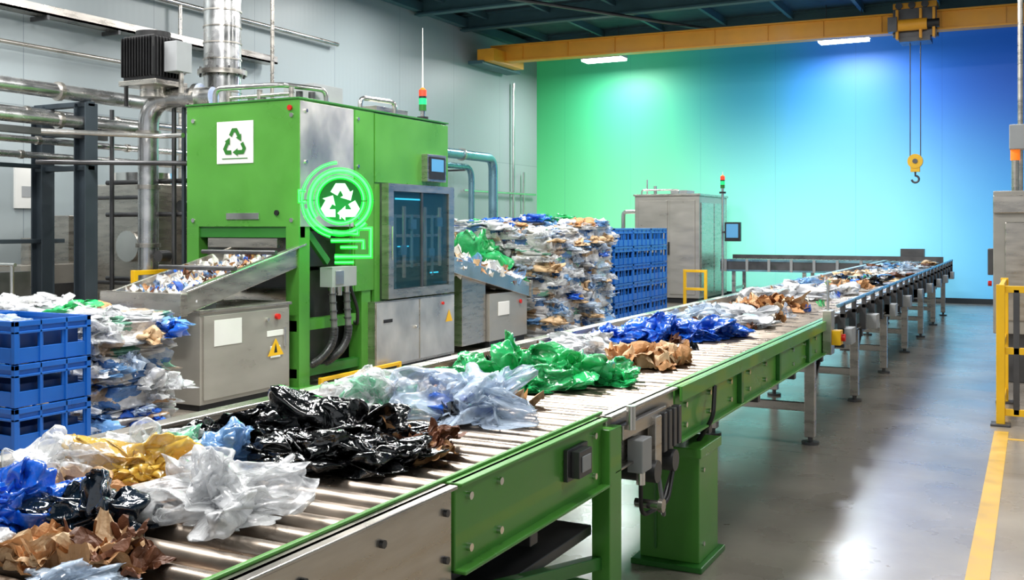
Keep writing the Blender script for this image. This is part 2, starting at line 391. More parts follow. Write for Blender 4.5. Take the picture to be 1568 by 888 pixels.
# ------------------------------------------------------------------ conveyor
XN,XF=-1.58,-2.76
b=B('roller_conveyor')
Y0,Y1=.2,22.4
for i,y in enumerate(np.arange(Y0+.1,Y1-.05,.118)):
    seg=20 if y<7 else 12
    b.cyl((XF+.05,y,BELT-.042),(XN-.035,y,BELT-.042),.040,'roller',seg)
    b.cyl((XN-.035,y,BELT-.042),(XN+.0,y,BELT-.042),.018,'steeld',8)
b.box(XF,XN,Y0,Y1,.84,.85,'black')
b.box(XF-.03,XF,Y0,Y1,.7,1.035,'steel'); b.box(XF-.06,XF+.02,Y0,Y1,1.035,1.05,'steel'); b.box(XF-.05,XF,Y0,Y1,.68,.7,'steel')
def chan(y0,y1,k,z0=.70,z1=.975):
    b.box(XN,XN+.022,y0,y1,z0,z1,k); b.box(XN-.03,XN+.045,y0,y1,z1-.012,z1,k); b.box(XN,XN+.06,y0,y1,z0,z0+.012,k)
chan(Y0,1.55,'steel',.72); chan(1.56,2.62,'steel',.68)
b.box(XN+.022,XN+.03,1.45,1.7,.78,.93,'steel')
chan(2.64,3.82,'green',.70)
chan(3.86,4.72,'steel',.74); chan(4.74,8.9,'green',.70); chan(8.92,Y1,'steel',.76)
b.box(XN+.045,XN+.06,4.74,8.9,.9,.975,'green')
b.box(XN-.03,XN-.012,Y0,3.9,.975,.985,'green')
for y in (2.72,2.92,3.72): 
    for z in (.76,.92): b.cyl((XN+.02,y,z),(XN+.035,y,z),.013,'steelp',8)
for y in np.arange(.6,2.6,.33):
    for z in (.76,.9): b.cyl((XN+.02,y,z),(XN+.034,y,z),.012,'steeld',8)
for y in np.arange(4.9,8.9,.42):
    for z in (.76,.86): b.cyl((XN+.02,y,z),(XN+.035,y,z),.014,'steelp',8)
for y in np.arange(5.9,8.9,1.0): b.box(XN+.02,XN+.05,y,y+.05,.7,.97,'greend')
for y in np.arange(9.2,Y1,.62):
    b.box(XN+.0,XN+.1,y,y+.05,.74,.99,'steeld'); b.box(XN+.06,XN+.1,y,y+.05,.95,1.08,'steeld')
b.tube([(XN+.08,9.0,1.07),(XN+.08,Y1,1.07)],.018,'teal',8); b.box(XN+.022,XN+.04,9,Y1,.8,.9,'teal')
for y in np.arange(8.9,Y1,1.55): b.box(XN+.04,XN+.16,y+.3,y+.52,.72,.86,'grey')
def leg(x,y,k,w=.08,z1=.72):
    b.box(x-w/2,x+w/2,y-w/2,y+w/2,.06,z1,k); b.cyl((x,y,.02),(x,y,.07),.02,'steeld',10); b.cyl((x,y,0),(x,y,.022),.07,'steeld',14)
for y in (8.35,10.6,12.8,15,17.2,19.4,21.6):
    leg(XN-.03,y,'steel'); leg(XF+.35,y,'steel')
    b.box(XF+.35,XN-.03,y-.02,y+.02,.26,.33,'steel'); b.box(XF,XN,y-.03,y+.03,.66,.73,'steeld')
    b.beam((XN-.03,y+.04,.4),(XN-.03,y+.5,.72),.03,.03,'steeld')
b.box(XN-.02,XN+.06,3.8,3.93,.0,.93,'green'); b.box(XN-.05,XN+.1,3.74,3.99,0,.02,'green')
b.box(XF,XF+.09,3.8,3.93,0,.93,'green')
b.box(XF,XN,3.83,3.9,.2,.28,'greend')
leg(XF+.06,2.0,'steeld',.09); leg(XN-.35,3.1,'steeld',.06)
b.beam((XN,2.6,.62),(XN,3.85,.38),.05,.05,'greend')
b.box(XF,XN-.02,2.0,3.8,.5,.54,'steeld'); b.beam((XF+.3,1.2,.6),(XN-.2,3.6,.6),.06,.08,'steeld')
b.box(XF,XN,.5,.6,0,.7,'steeld')
b.box(XF+.1,XF+.16,Y0,Y1,.6,.7,'steeld'); b.box(XN-.16,XN-.1,Y0,Y1,.6,.7,'steeld')
for y in np.arange(1,Y1,1.1): b.box(XF,XN,y,y+.06,.62,.72,'steeld')
for y in (4.3,4.55): b.cyl((XN-.1,y,.66),(XN+.09,y,.66),.05,'steeld',14)
b.build(.004)

b=B('conveyor_end_bracket')
b.box(XN+.03,XN+.16,1.5,1.66,.80,.90,'green'); b.box(XN+.03,XN+.2,1.62,1.66,.72,.92,'greend')
b.cyl((XN+.16,1.56,.85),(XN+.2,1.56,.85),.02,'steelp',12); b.tube([(XN+.1,1.4,.82),(XN+.1,1.75,.82)],.02,'green')
b.build(.004)

b=B('conveyor_control_box')
b.box(XN+.022,XN+.04,3.43,3.62,.80,.92,'steeld'); b.box(XN+.04,XN+.075,3.46,3.58,.81,.91,'steeld'); b.box(XN+.075,XN+.08,3.48,3.56,.83,.89,'grey')
b.build(.006)
b=B('conveyor_sensor_unit')
b.box(XN+.03,XN+.10,4.07,4.19,.70,.84,'grey'); b.box(XN+.03,XN+.06,3.95,4.5,.86,.92,'steel'); b.box(XN+.04,XN+.08,4.3,4.38,.66,.9,'steel')
b.cyl((XN+.075,4.0,.9),(XN+.075,4.0,1.0),.02,'steelp',12); b.cyl((XN+.07,4.13,.64),(XN+.07,4.13,.7),.02,'steelp',12)
b.tube(rounded([(XN+.07,4.13,.64),(XN+.07,4.13,.5),(XN+.1,4.4,.5),(XN+.02,4.75,.62)],.08),.01,'black',8)
b.tube(rounded([(XN+.07,4.35,.66),(XN+.12,4.3,.46),(XN+.0,4.6,.42),(XN-.02,4.9,.6)],.1),.01,'hose',8)
b.cyl((XN+.02,4.2,.54),(XN+.13,4.2,.54),.02,'steelp',12); b.cyl((XN+.13,4.2,.54),(XN+.15,4.2,.54),.03,'steel',12)
for i in range(4): b.box(XN+.04,XN+.08,4.42+i*.07,4.46+i*.07,.72,.9,'steeld')
b.box(XN-.02,XN+.03,4.35,4.7,.62,.74,'steeld')
b.build(.004)

b=B('conveyor_drive_unit')
b.box(-1.87,-1.49,4.96,5.40,0,.03,'greend'); b.box(-1.84,-1.52,5.02,5.36,.03,.6,'green'); b.box(-1.855,-1.505,5.0,5.38,.57,.62,'green')
b.box(-1.76,-1.745,5.01,5.02,.08,.55,'greend')
for z in (.12,.5): b.cyl((-1.52,5.08,z),(-1.51,5.08,z),.012,'steelp',8)
b.cyl((-1.69,5.15,.62),(-1.69,5.15,.66),.07,'steelp',18); b.cyl((-1.69,5.15,.66),(-1.69,5.15,.80),.055,'steeld',18)
b.cyl((-1.69,5.15,.8),(-1.69,5.15,.86),.075,'green',18)
b.tube(rounded([(-1.58,5.2,.62),(-1.5,5.2,.75),(-1.52,5.3,.9)],.05),.012,'black',8)
b.build(.008)
b=B('conveyor_emergency_stop'); b.box(XN+.03,XN+.1,8.55,8.7,.7,1.06,'steel'); b.box(XN+.1,XN+.17,8.56,8.68,.78,.9,'yellow'); b.cyl((XN+.17,8.62,.84),(XN+.2,8.62,.84),.03,'redbtn'); b.cyl((XN+.06,8.62,1.06),(XN+.06,8.62,1.3),.012,'steelp',8); b.build(.004)

b=B('transfer_conveyor')
for x in np.arange(-6.4,-1.9,.12): b.cyl((x,23.2,.95),(x,24.2,.95),.045,'roller',8)
b.box(-6.5,-1.9,23.12,23.17,.72,1.0,'steeld'); b.box(-6.5,-1.8,24.2,24.25,.72,1.08,'steeld')
b.box(-6.5,-1.9,23.1,23.12,.95,1.0,'teal'); b.box(-6.5,-1.9,23.1,23.12,.72,.76,'teal')
for x in np.arange(-6.4,-1.8,.5): b.box(x,x+.06,23.08,23.12,.72,1.0,'grey')
for x in (-6.2,-4.6,-3.0,-2.0):
    for y in (23.2,24.15): b.box(x-.04,x+.04,y-.04,y+.04,0,.75,'steel')
    b.box(x-.02,x+.02,23.2,24.15,.3,.36,'steel')
b.box(-2.9,-1.8,22.5,23.1,.75,1.0,'steeld')
for y in np.arange(22.55,23.1,.12): b.cyl((-2.75,y,.95),(-1.85,y,.95),.045,'roller',8)
b.box(-2.7,-2.2,24.3,24.5,.7,1.25,'steeld')
b.build()

# ------------------------------------------------------------------ main green machine
def recycle(bd,c,ex,ey,R,k,off,thick=.006,w=.17):
    c=Vector(c);ex=Vector(ex);ey=Vector(ey);nz=Vector(off)
    T=[Vector((math.cos(math.radians(a)),math.sin(math.radians(a)))) for a in (90,-30,-150)]
    for i in range(3):
        A=T[i-1];V=T[i];Bq=T[(i+1)%3]
        path=[A.lerp(V,.64),A.lerp(V,.86),V.lerp(Bq,.14),V.lerp(Bq,.36)]
        out=[];inn=[]
        for j,p in enumerate(path):
            if j==0: t=(path[1]-p).normalized()
            elif j==3: t=(p-path[2]).normalized()
            else: t=((path[j+1]-p).normalized()+(p-path[j-1]).normalized()).normalized()
            n=Vector((-t.y,t.x)); ww=w*(1.12 if j in(1,2) else 1)
            out.append(p+n*ww); inn.append(p-n*ww)
        t=(Bq-V).normalized(); n=Vector((-t.y,t.x)); p3=path[3]
        tri=[p3+n*w*1.9,p3-n*w*1.9,V.lerp(Bq,.585)]
        def W(p): return c+ex*p.x*R+ey*p.y*R+nz*thick
        vs=[W(p) for p in out]+[W(p) for p in inn]
        bd.add(vs,[(j,j+1,j+5,j+4) for j in range(3)],k); bd.add([W(p) for p in tri],[(0,1,2)],k)

b=B('plastic_recycling_machine')
MX=-7.0; ya,yb,yc=8.58,9.96,11.65; xb=-8.62
b.box(xb,MX,ya,yb,1.75,3.12,'green')
b.box(xb,MX-.02,yb,yc,.0,3.12,'green')
b.box(xb-.01,MX+.015,ya-.015,yc+.015,3.12,3.14,'greend')
b.box(MX,MX+.012,ya+.01,9.54,1.75,3.1,'panel')
b.box(MX,MX+.012,9.57,yb-.02,1.0,3.1,'green'); b.box(MX-.5,MX,9.54,yb,1.0,1.75,'green')
b.box(MX-.02,MX+.012,yb+.01,yc,2.28,3.1,'green')
b.box(MX-.02,MX+.0,yb+.01,yc,.86,2.28,'green')
b.box(MX-.02,MX+.03,10.08,11.62,.88,2.27,'steeld')
for (y0,y1,z0,z1) in ((10.08,10.19,.88,2.27),(11.48,11.62,.88,2.27),(10.19,11.48,.88,.99),(10.19,11.48,2.18,2.27)): b.box(MX+.03,MX+.13,y0,y1,z0,z1,'steel')
b.box(MX+.03,MX+.034,10.19,11.48,.99,2.18,'inner')
for i,y in enumerate((10.3,10.5,10.68,10.98,11.16,11.34)):  # made-up interior parts in place of machinery reflected in the window
    b.cyl((MX+.06,y,1.0+.12*(i%3)),(MX+.06,y,1.9+.1*(i%2)),.026+.01*(i%2),'steelp' if i%2 else 'teal',10)
for z in (1.25,1.62,1.86): b.box(MX+.034,MX+.07,10.25,11.4,z,z+.035,'steel')
for (y,z) in ((10.4,1.4),(10.62,1.72),(11.05,1.35),(11.25,1.75)): b.box(MX+.05,MX+.095,y,y+.13,z,z+.12,'teal')
b.box(MX+.07,MX+.08,10.3,10.9,2.08,2.1,'cyan'); b.box(MX+.07,MX+.08,10.35,10.6,1.5,1.512,'cyan'); b.box(MX+.07,MX+.08,11.1,11.3,1.15,1.165,'cyan')
b.box(MX+.105,MX+.112,10.19,11.48,.99,2.18,'glass'); b.box(MX+.10,MX+.125,10.82,10.86,.99,2.18,'steeld')
b.cyl((MX+.16,10.12,1.35),(MX+.16,10.12,1.75),.014,'steelp',8)
b.box(MX-.05,MX+.1,yb-.12,yc+.02,.06,.86,'steel'); b.box(MX-.05,MX+.06,yb-.1,yc,0,.06,'black')
b.box(MX+.1,MX+.112,yb-.1,10.78,.09,.84,'panel'); b.box(MX+.1,MX+.112,10.81,yc,.09,.84,'panel')
b.cyl((MX+.112,10.7,.5),(MX+.14,10.7,.5),.02,'steelp',8); b.box(MX+.112,MX+.12,10.0,10.18,.6,.64,'black')
b.add([(MX+.116,11.42,.5),(MX+.116,11.6,.5),(MX+.116,11.51,.66)],[(0,1,2)],'yellow')
b.cyl((MX+.112,11.35,.75),(MX+.13,11.35,.75),.02,'redbtn',10)
b.box(MX+.01,MX+.1,11.0,11.46,2.33,2.68,'steel'); b.box(MX+.1,MX+.11,11.04,11.42,2.36,2.65,'black'); b.box(MX+.11,MX+.113,11.08,11.38,2.46,2.62,'screen')
for y in (ya+.1,9.62): 
    for z in (1.85,2.45,3.0): b.cyl((MX+.012,y,z),(MX+.028,y,z),.02,'steelp',8)
for z in (1.82,2.95):
    for x in (xb+.1,MX-.1): b.cyl((x,ya-.012,z),(x,ya,z),.025,'steelp',10)
b.cyl((-7.12,ya-.02,3.03),(-7.12,ya,3.03),.03,'redbtn',10); b.cyl((-7.3,ya-.02,1.9),(-7.3,ya,1.9),.03,'black',10)
b.box(-8.02,-7.55,ya-.012,ya,1.83,1.9,'steelp')
b.box(-8.16,-7.63,ya-.008,ya,2.45,2.92,'white')
recycle(b,(-7.895,ya-.008,2.67),(1,0,0),(0,0,1),.19,'greend',(0,-1,0),w=.12)
b.box(-8.08,-7.71,ya-.012,ya-.008,2.50,2.51,'greend')
for x,y in ((MX-.09,ya+.09),(xb+.09,ya+.09),(MX-.09,9.8),(xb+.09,9.8)):
    b.box(x-.09,x+.09,y-.09,y+.09,0,1.75,'green'); b.box(x-.13,x+.13,y-.13,y+.13,0,.025,'green')
b.box(MX-.15,MX-.03,ya,yb,.62,.74,'green'); b.box(MX-.15,MX-.03,ya,yb,.12,.22,'greend'); b.box(xb+.03,xb+.13,ya,yb,.62,.74,'green')
b.box(xb,MX,ya+.02,ya+.1,1.63,1.75,'greend')
b.beam((MX-.09,ya+.2,1.72),(MX-.09,ya+.6,1.35),.05,.08,'greend')
b.box(-8.4,-7.25,ya+.1,yb,1.3,1.7,'steeld'); b.box(-8.3,-7.3,ya+.0,ya+.12,1.52,1.62,'steel')
b.box(-8.35,-7.35,ya+.4,yb,.15,1.25,'steeld'); b.cyl((-8.2,ya+.3,.9),(-7.3,ya+.3,.9),.16,'steel',18)
b.box(-7.9,-7.45,9.4,9.95,3.14,3.42,'grey'); b.box(-7.5,-7.2,10.3,11.0,3.14,3.24,'steel')
b.tube(rounded([(-8.4,8.8,3.14),(-8.4,8.8,3.34),(-7.5,8.9,3.34),(-7.35,9.5,3.34),(-7.35,9.5,3.14)],.1),.03,'steelp')
b.tube(rounded([(-7.3,10.1,3.14),(-7.3,10.1,3.32),(-7.2,10.7,3.32),(-7.2,10.7,3.14)],.1),.03,'steelp')
b.tube([(-8.1,8.7,3.2),(-7.2,8.7,3.2)],.02,'steel'); 
for x in (-8.1,-7.65,-7.2): b.cyl((x,8.7,3.12),(x,8.7,3.27),.03,'steel',8)
for x in np.arange(-8.4,-7.2,.18): b.cyl((x,9.2,3.14),(x,9.2,3.2+.1*((x*10)%1)),.04,'steeld',8)
b.box(MX-.05,MX+.12,9.0,9.45,1.08,1.3,'grey'); b.box(MX+.12,MX+.13,9.05,9.2,1.11,1.26,'steelp')
for y in (9.08,9.2,9.34): b.cyl((MX+.06,y,.98),(MX+.06,y,1.08),.035,'steelp',10)
for y,yy in ((9.08,8.95),(9.34,9.2)):
    pts=rounded([(MX+.06,y,1.0),(MX+.08,y+.02,.45),(MX-.02,yy-.1,.22),(MX-.3,yy-.3,.2)],.3,10)
    b.tube(pts,.038,'hose',10)
    for i in range(len(pts)-1):
        for t in (0,.25,.5,.75):
            p=pts[i].lerp(pts[i+1],t); d=(pts[i+1]-pts[i]).normalized()*.008; b.cyl(p-d,p+d,.046,'steeld',10)
b.tube(rounded([(MX+.06,9.4,1.08),(MX+.1,9.5,.8),(MX+.02,9.6,.6),(MX-.1,9.62,.7)],.1),.02,'black')
b.build(.012)

def tower(x,y,z,h=1.0,r=.055,ant=True):
    b=B('signal_light_tower'); b.cyl((x,y,z),(x,y,z+.04),r*1.5,'black'); b.cyl((x,y,z+.04),(x,y,z+.12),r*.6,'steelp')
    b.cyl((x,y,z+.12),(x,y,z+.2),r,'greend'); b.cyl((x,y,z+.2),(x,y,z+.28),r,'greenlens'); b.cyl((x,y,z+.28),(x,y,z+.31),r,'black'); b.cyl((x,y,z+.31),(x,y,z+.39),r,'red'); b.cyl((x,y,z+.39),(x,y,z+.42),r*.9,'amber',r2=r*.4)
    if ant: b.cyl((x,y,z+.42),(x,y,z+h),.012,'white',8,r2=.005)
    b.build()
tower(-7.1,11.2,3.14,1.2,.05)

b=B('neon_recycling_sign')
C=Vector((-6.56,8.72,2.03)); view=(C-Vector((0,0,2.03))).normalized(); ex=Vector((-view.y,view.x,0))*-1; ey=Vector((0,0,1)); nz=-view
def W(x,y,o=0): return C+ex*x+ey*y+nz*o
n=48
disc=[W(.235*math.cos(2*math.pi*i/n),.235*math.sin(2*math.pi*i/n),0) for i in range(n)]
disc2=[p-nz*.02 for p in disc]
b.add(disc+disc2,[tuple(range(n)),tuple(range(2*n-1,n-1,-1))]+[(i,i+n,(i+1)%n+n,(i+1)%n) for i in range(n)],'neonback')
recycle(b,W(0,-.03,.004),ex,ey,.215,'neonw',nz,w=.19)
b.box(C.x-.006,C.x+.006,C.y-.006,C.y+.006,1.83,1.92,'neonw')
def neon(pts,r):
    b.tube(pts,r*.7,'neon',8); b.tube(pts,r*1.9,'neonglow',12)
ring=lambda r,a0,a1,m=40:[W(r*math.cos(math.radians(a)),r*math.sin(math.radians(a)),.02) for a in np.linspace(a0,a1,m)]
neon(ring(.245,0,356,60),.012); neon(ring(.315,-60,215,50),.017); neon(ring(.355,195,318,24),.016); neon(ring(.40,95,255,30),.009)
neon([W(-.36,.10,.02),W(-.43,.10,.02),W(-.43,-.02,.02),W(-.36,-.02,.02)],.010)
neon([W(-.08,-.34,.02),W(.18,-.36,.02),W(.18,-.3,.02),W(.32,-.3,.02),W(.32,-.6,.02),W(-.06,-.6,.02)],.015)
neon([W(-.1,-.43,.02),W(.24,-.43,.02),W(.24,-.52,.02)],.012); neon([W(.0,-.5,.02),W(.18,-.5,.02)],.010)
neon([W(.14,-.66,.02),W(-.06,-.66,.02)],.010)
for (x,y) in ((-.15,.1),(.15,.1),(.1,-.42)):
    p=W(x,y,-.02); b.cyl(p,(-7.0,p.y+.25,p.z),.012,'steeld',8)
b.tube([W(.245,0,-.01),W(.36,0,-.01)],.006,'steeld',6); b.tube([W(-.24,0,-.01),W(-.4,0,-.01)],.006,'steeld',6); b.tube([W(.1,-.22,-.01),W(.1,-.62,-.01)],.006,'steeld',6)
b.build()
pl=bpy.data.lights.new('neon_light','POINT'); pl.energy=9; pl.color=(.02,1,.15); pl.shadow_soft_size=.2
o=bpy.data.objects.new('neon_light',pl); o.location=W(0,-.1,.3); scene.collection.objects.link(o)

b=B('infeed_hopper_conveyor')
xa,xc=-7.95,-7.05
def tz(y): return 1.02+(y-6.95)*.24
prof=lambda dz0,dz1:[(6.95,tz(6.95)+dz0),(8.7,tz(8.7)+dz0),(8.7,tz(8.7)+dz1),(6.95,tz(6.95)+dz1)]
b.prism(prof(-.1,-.04),xa,xc,'x','steel'); b.prism(prof(-.1,.11),xc,xc+.03,'x','steel'); b.prism(prof(-.1,.11),xa-.03,xa,'x','steel')
b.box(xa-.08,xc+.08,6.86,6.95,.92,1.13,'steel'); b.prism([(6.95,tz(6.95)+.11),(8.7,tz(8.7)+.11),(8.7,tz(8.7)+.13),(6.95,tz(6.95)+.13)],xc-.02,xc+.06,'x','steelp')
b.prism([(7.0,1.02),(7.4,.85),(7.4,1.05)],xa,xc,'x','steeld')
for y in (7.6,8.2): b.cyl((xa-.06,y,tz(y)+.16),(xc+.06,y,tz(y)+.16),.025,'steeld',10)
b.box(xa-.02,xa+.05,7.1,7.18,0,1.0,'steel')
b.build(.006)
def flakes(name,fn,n,smin,smax,ks,seed):
    rnd=random.Random(seed); b=B(name)
    for i in range(n):
        x,y,z=fn(rnd); sheet(b,(x,y,z+.01),rnd.uniform(smin,smax),rnd.choice(ks),rnd.randint(0,99999),6,.8,.8)
    return b.build()
ALLK=['paper','whitef','kraft','kraftl','bfilm','gfilm','whitef','paper','lbfilm','brown','kfilm','clearb']
def hop(r):
    y=r.uniform(7.0,8.5); return (r.uniform(-7.9,-7.1),y,tz(y)-.03+r.uniform(0,.07))
flakes('shredded_waste_in_hopper',hop,260,.03,.07,['paper','whitef','whitef','kraftl','kraft','paper','lbfilm','brown','bfilm'],3)
b=B('electrical_cabinet')
b.box(-7.7,-7.0,7.13,8.42,.06,.93,'cab'); b.box(-7.68,-7.02,7.15,8.4,0,.06,'black'); b.box(-7.72,-6.98,7.11,8.44,.93,.96,'steel')
b.box(-7.0,-6.985,7.17,8.38,.1,.9,'cab'); b.box(-6.985,-6.98,7.3,7.68,.6,.85,'white'); b.box(-6.985,-6.975,8.1,8.25,.4,.52,'white')
b.add([(-6.974,8.05,.42),(-6.974,8.3,.42),(-6.974,8.175,.6)],[(0,1,2)],'yellow'); b.add([(-6.973,8.15,.45),(-6.973,8.2,.45),(-6.973,8.175,.55)],[(0,1,2)],'black')
b.cyl((-6.985,8.2,.82),(-6.95,8.2,.82),.03,'redbtn',12); b.cyl((-6.985,8.05,.8),(-6.96,8.05,.8),.02,'steelp',12); b.box(-6.985,-6.97,8.3,8.34,.5,.7,'steelp')
b.box(-6.985,-6.98,8.05,8.3,.62,.68,'white')
b.build(.008)

b=B('outfeed_chute_conveyor')
def cz(y): return 1.3-(y-11.66)*.2
pr=lambda a,c_:[(11.66,cz(11.66)+a),(14.0,cz(14.0)+a),(14.0,cz(14.0)+c_),(11.66,cz(11.66)+c_)]
b.prism(pr(-.16,-.08),-7.75,-6.95,'x','steel'); b.prism(pr(-.16,.06),-6.95,-6.92,'x','steelp'); b.prism(pr(-.16,.06),-7.78,-7.75,'x','steel')
b.box(-7.6,-6.95,12.75,13.95,.1,.78,'cab'); b.box(-7.58,-6.97,12.78,13.9,0,.1,'black'); b.box(-6.95,-6.94,13.0,13.35,.45,.65,'white')
b.prism([(12.05,.1),(12.72,.1),(12.72,.95),(12.05,1.1)],-7.6,-7.0,'x','steel'); b.cyl((-6.94,13.7,.62),(-6.92,13.7,.62),.03,'redbtn')
b.box(-7.7,-6.9,14.0,14.06,.65,.92,'steel')
b.build(.006)
def ch(r):
    y=r.uniform(11.8,13.95); return (r.uniform(-7.7,-7.0),y,cz(y)-.04+r.uniform(0,.12))
flakes('shredded_waste_on_chute',ch,260,.06,.11,['paper','whitef','kraftl','kraft','paper','whitef','lbfilm','brown','gfilm'],4)

def guard(name,pts,h,k='yellow',r=.03,mid=True):
    b=B(name)
    for p in pts: b.box(p[0]-r,p[0]+r,p[1]-r,p[1]+r,0,h,k); b.box(p[0]-r*2,p[0]+r*2,p[1]-r*2,p[1]+r*2,0,.015,k)
    for a,c in zip(pts,pts[1:]):
        for z in ([h-r,h*.52] if mid else [h-r]): b.beam((a[0],a[1],z),(c[0],c[1],z),r*1.8,r*1.8,k)
    return b.build(.004)
guard('yellow_floor_barrier',[(-6.8,8.7),(-6.8,9.6),(-6.8,10.2)],.13,mid=False,r=.022)
guard('yellow_safety_railing',[(-9.15,8.3),(-9.15,8.8),(-8.95,8.8)],1.25)
guard('yellow_safety_railing',[(-6.55,20.6),(-6.1,20.6)],.85)

# ------------------------------------------------------------------ crates
def crate(b,x0,x1,y0,y1,z0,h,k='blue'):
    t=.02
    b.box(x0+t,x1-t,y0+t,y1-t,z0,z0+.02,k)
    for (a0,a1,c0,c1,ax) in ((x0+t,x1-t,y0+t*.6,y0+t*1.4,'x'),(x0+t,x1-t,y1-t*1.4,y1-t*.6,'x'),(x0+t*.6,x0+t*1.4,y0+t,y1-t,'y'),(x1-t*1.4,x1-t*.6,y0+t,y1-t,'y')):
        b.box(a0,a1,c0,c1,z0+.0,z0+h*.36,k); b.box(a0,a1,c0,c1,z0+h*.74,z0+h,k)
        L_=(a1-a0) if ax=='x' else (c1-c0); nb=max(3,int(L_/.16))
        for i in range(nb+1):
            q=i/nb
            if ax=='x': xx=a0+q*(L_-.03); b.box(xx,xx+.03,c0,c1,z0+h*.36,z0+h*.74,k)
            else: yy=c0+q*(L_-.03); b.box(a0,a1,yy,yy+.03,z0+h*.36,z0+h*.74,k)
    b.box(x0,x1,y0,y0+.03,z0+h-.035,z0+h,k); b.box(x0,x1,y1-.03,y1,z0+h-.035,z0+h,k); b.box(x0,x0+.03,y0,y1,z0+h-.035,z0+h,k); b.box(x1-.03,x1,y0,y1,z0+h-.035,z0+h,k)
    b.box(x0,x1,y0,y0+.02,z0+h*.7,z0+h*.76,k); b.box(x1-.02,x1,y0,y1,z0+h*.7,z0+h*.76,k)
    for xx in (x0,x1-.035):
        for yy in (y0,y1-.035): b.box(xx,xx+.035,yy,yy+.035,z0,z0+h,k)
    n=max(2,int((x1-x0)/.2))
    for i in range(1,n): b.box(x0+(x1-x0)*i/n-.008,x0+(x1-x0)*i/n+.008,y0,y0+.03,z0,z0+h,k)
    n=max(2,int((y1-y0)/.2))
    for i in range(1,n): b.box(x1-.03,x1,y0+(y1-y0)*i/n-.008,y0+(y1-y0)*i/n+.008,z0,z0+h,k)
def crates(x0,x1,y0,y1,h,n,name='blue_crate_stack'):
    b=B(name)
    for i in range(n):
        crate(b,x0,x1,y0,y1,i*h,h-.008)
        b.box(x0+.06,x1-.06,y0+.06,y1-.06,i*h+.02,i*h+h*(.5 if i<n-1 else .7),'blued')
    b.build(.003)
crates(-6.66,-5.88,4.35,4.95,.285,4); crates(-7.5,-6.7,4.35,4.95,.285,4)
b=B('crate_loose_film'); bagmesh(b,(-6.3,4.65,1.0),(.28,.22,.14),'clearb',77,5); bagmesh(b,(-7.0,4.65,1.0),(.28,.22,.16),'whitef',78,5); b.build()
for j in range(3): crates(-7.7,-6.85,17.35+j*1.0,18.33+j*1.0,.345,5)

# ------------------------------------------------------------------ bales
def bale(name,x0,x1,y0,y1,z1,k,seed,layers=5,topks=('whitef','kraft','gfilm','whitef','bfilm','clearb')):
    b=B(name); P,F=ico(5); cx,cy=(x0+x1)/2,(y0+y1)/2; hx_,hy_=(x1-x0)/2,(y1-y0)/2; h=z1/layers
    for i in range(layers):
        rng=np.random.default_rng(seed*31+i)
        V=np.sign(P)*np.abs(P)**np.array([.32,.32,.5])
        d=folds(P,rng,9,1.4,7,.22,.95); V=V*(1+d)[:,None]
        for ax in range(3): V[:,ax]+=folds(P,rng,5,1.5,6,.1)
        V=V*np.array([hx_*.97,hy_*.97,h*.64]); V+=np.array([cx+rng.uniform(-.03,.03),cy+rng.uniform(-.03,.03),h*(i+.5)])
        V[:,2]=np.maximum(V[:,2],.0)
        b.add(V,F,k,True)
    rnd=random.Random(seed)
    for i in range(40):
        s=rnd.choice((0,1)); z=rnd.uniform(.1,z1)
        p=(x1-.03,rnd.uniform(y0,y1),z) if s else (rnd.uniform(x0,x1),y0+.03,z)
        bagmesh(b,(p[0],p[1],max(0,p[2]-.06)),(rnd.uniform(.12,.24),rnd.uniform(.12,.22),rnd.uniform(.08,.17)),rnd.choice(['clear','whitef','clearb','kraftl','lbfilm','clear','clearb','bfilm' if rnd.random()<.3 else 'clear']),rnd.randint(0,9999),4)
    for i in range(14):
        bagmesh(b,(rnd.uniform(x0+.1,x1-.1),rnd.uniform(y0+.1,y1-.1),z1-.03),(rnd.uniform(.18,.3),rnd.uniform(.18,.3),rnd.uniform(.08,.16)),rnd.choice(topks),rnd.randint(0,9999),4)
    b.build()
bale('mixed_waste_bale_stack',-7.6,-6.5,5.5,6.4,1.0,'mix1',11,4,('clear','whitef','clear','gfilm','whitef','clearb','kraft'))
bale('mixed_waste_bale_stack',-9.3,-8.2,6.0,6.9,.98,'mix1',12,4,('clear','whitef','clear','whitef'))
bale('mixed_waste_bale_stack',-7.45,-6.72,14.5,15.5,1.66,'mix1',13,5,('whitef','kraft','whitef','paper'))
bale('mixed_waste_bale_stack',-7.3,-6.62,15.75,16.7,1.78,'mix2',14,5,('whitef','bfilm','whitef','kraft','lbfilm'))
bale('mixed_waste_bale_stack',-8.95,-7.6,14.4,15.6,1.78,'mix1',15,5,('whitef','bfilm','whitef','kraft','gfilm','bfilm'))
bale('mixed_waste_bale_stack',-8.4,-7.5,16.0,17.0,1.85,'mix2',16,6,('whitef','bfilm','gfilm','whitef'))
bale('mixed_waste_bale_stack',-10.2,-9.1,14.6,15.6,1.85,'mix1',17,5,('whitef','whitef','kraft','clear'))
b=B('green_film_bundle'); bagmesh(b,(-7.95,14.2,1.05),(.55,.16,.62),'gfilm',5,5); bagmesh(b,(-7.9,14.2,.0),(.4,.12,1.1),'gfilm',6,5); b.build()

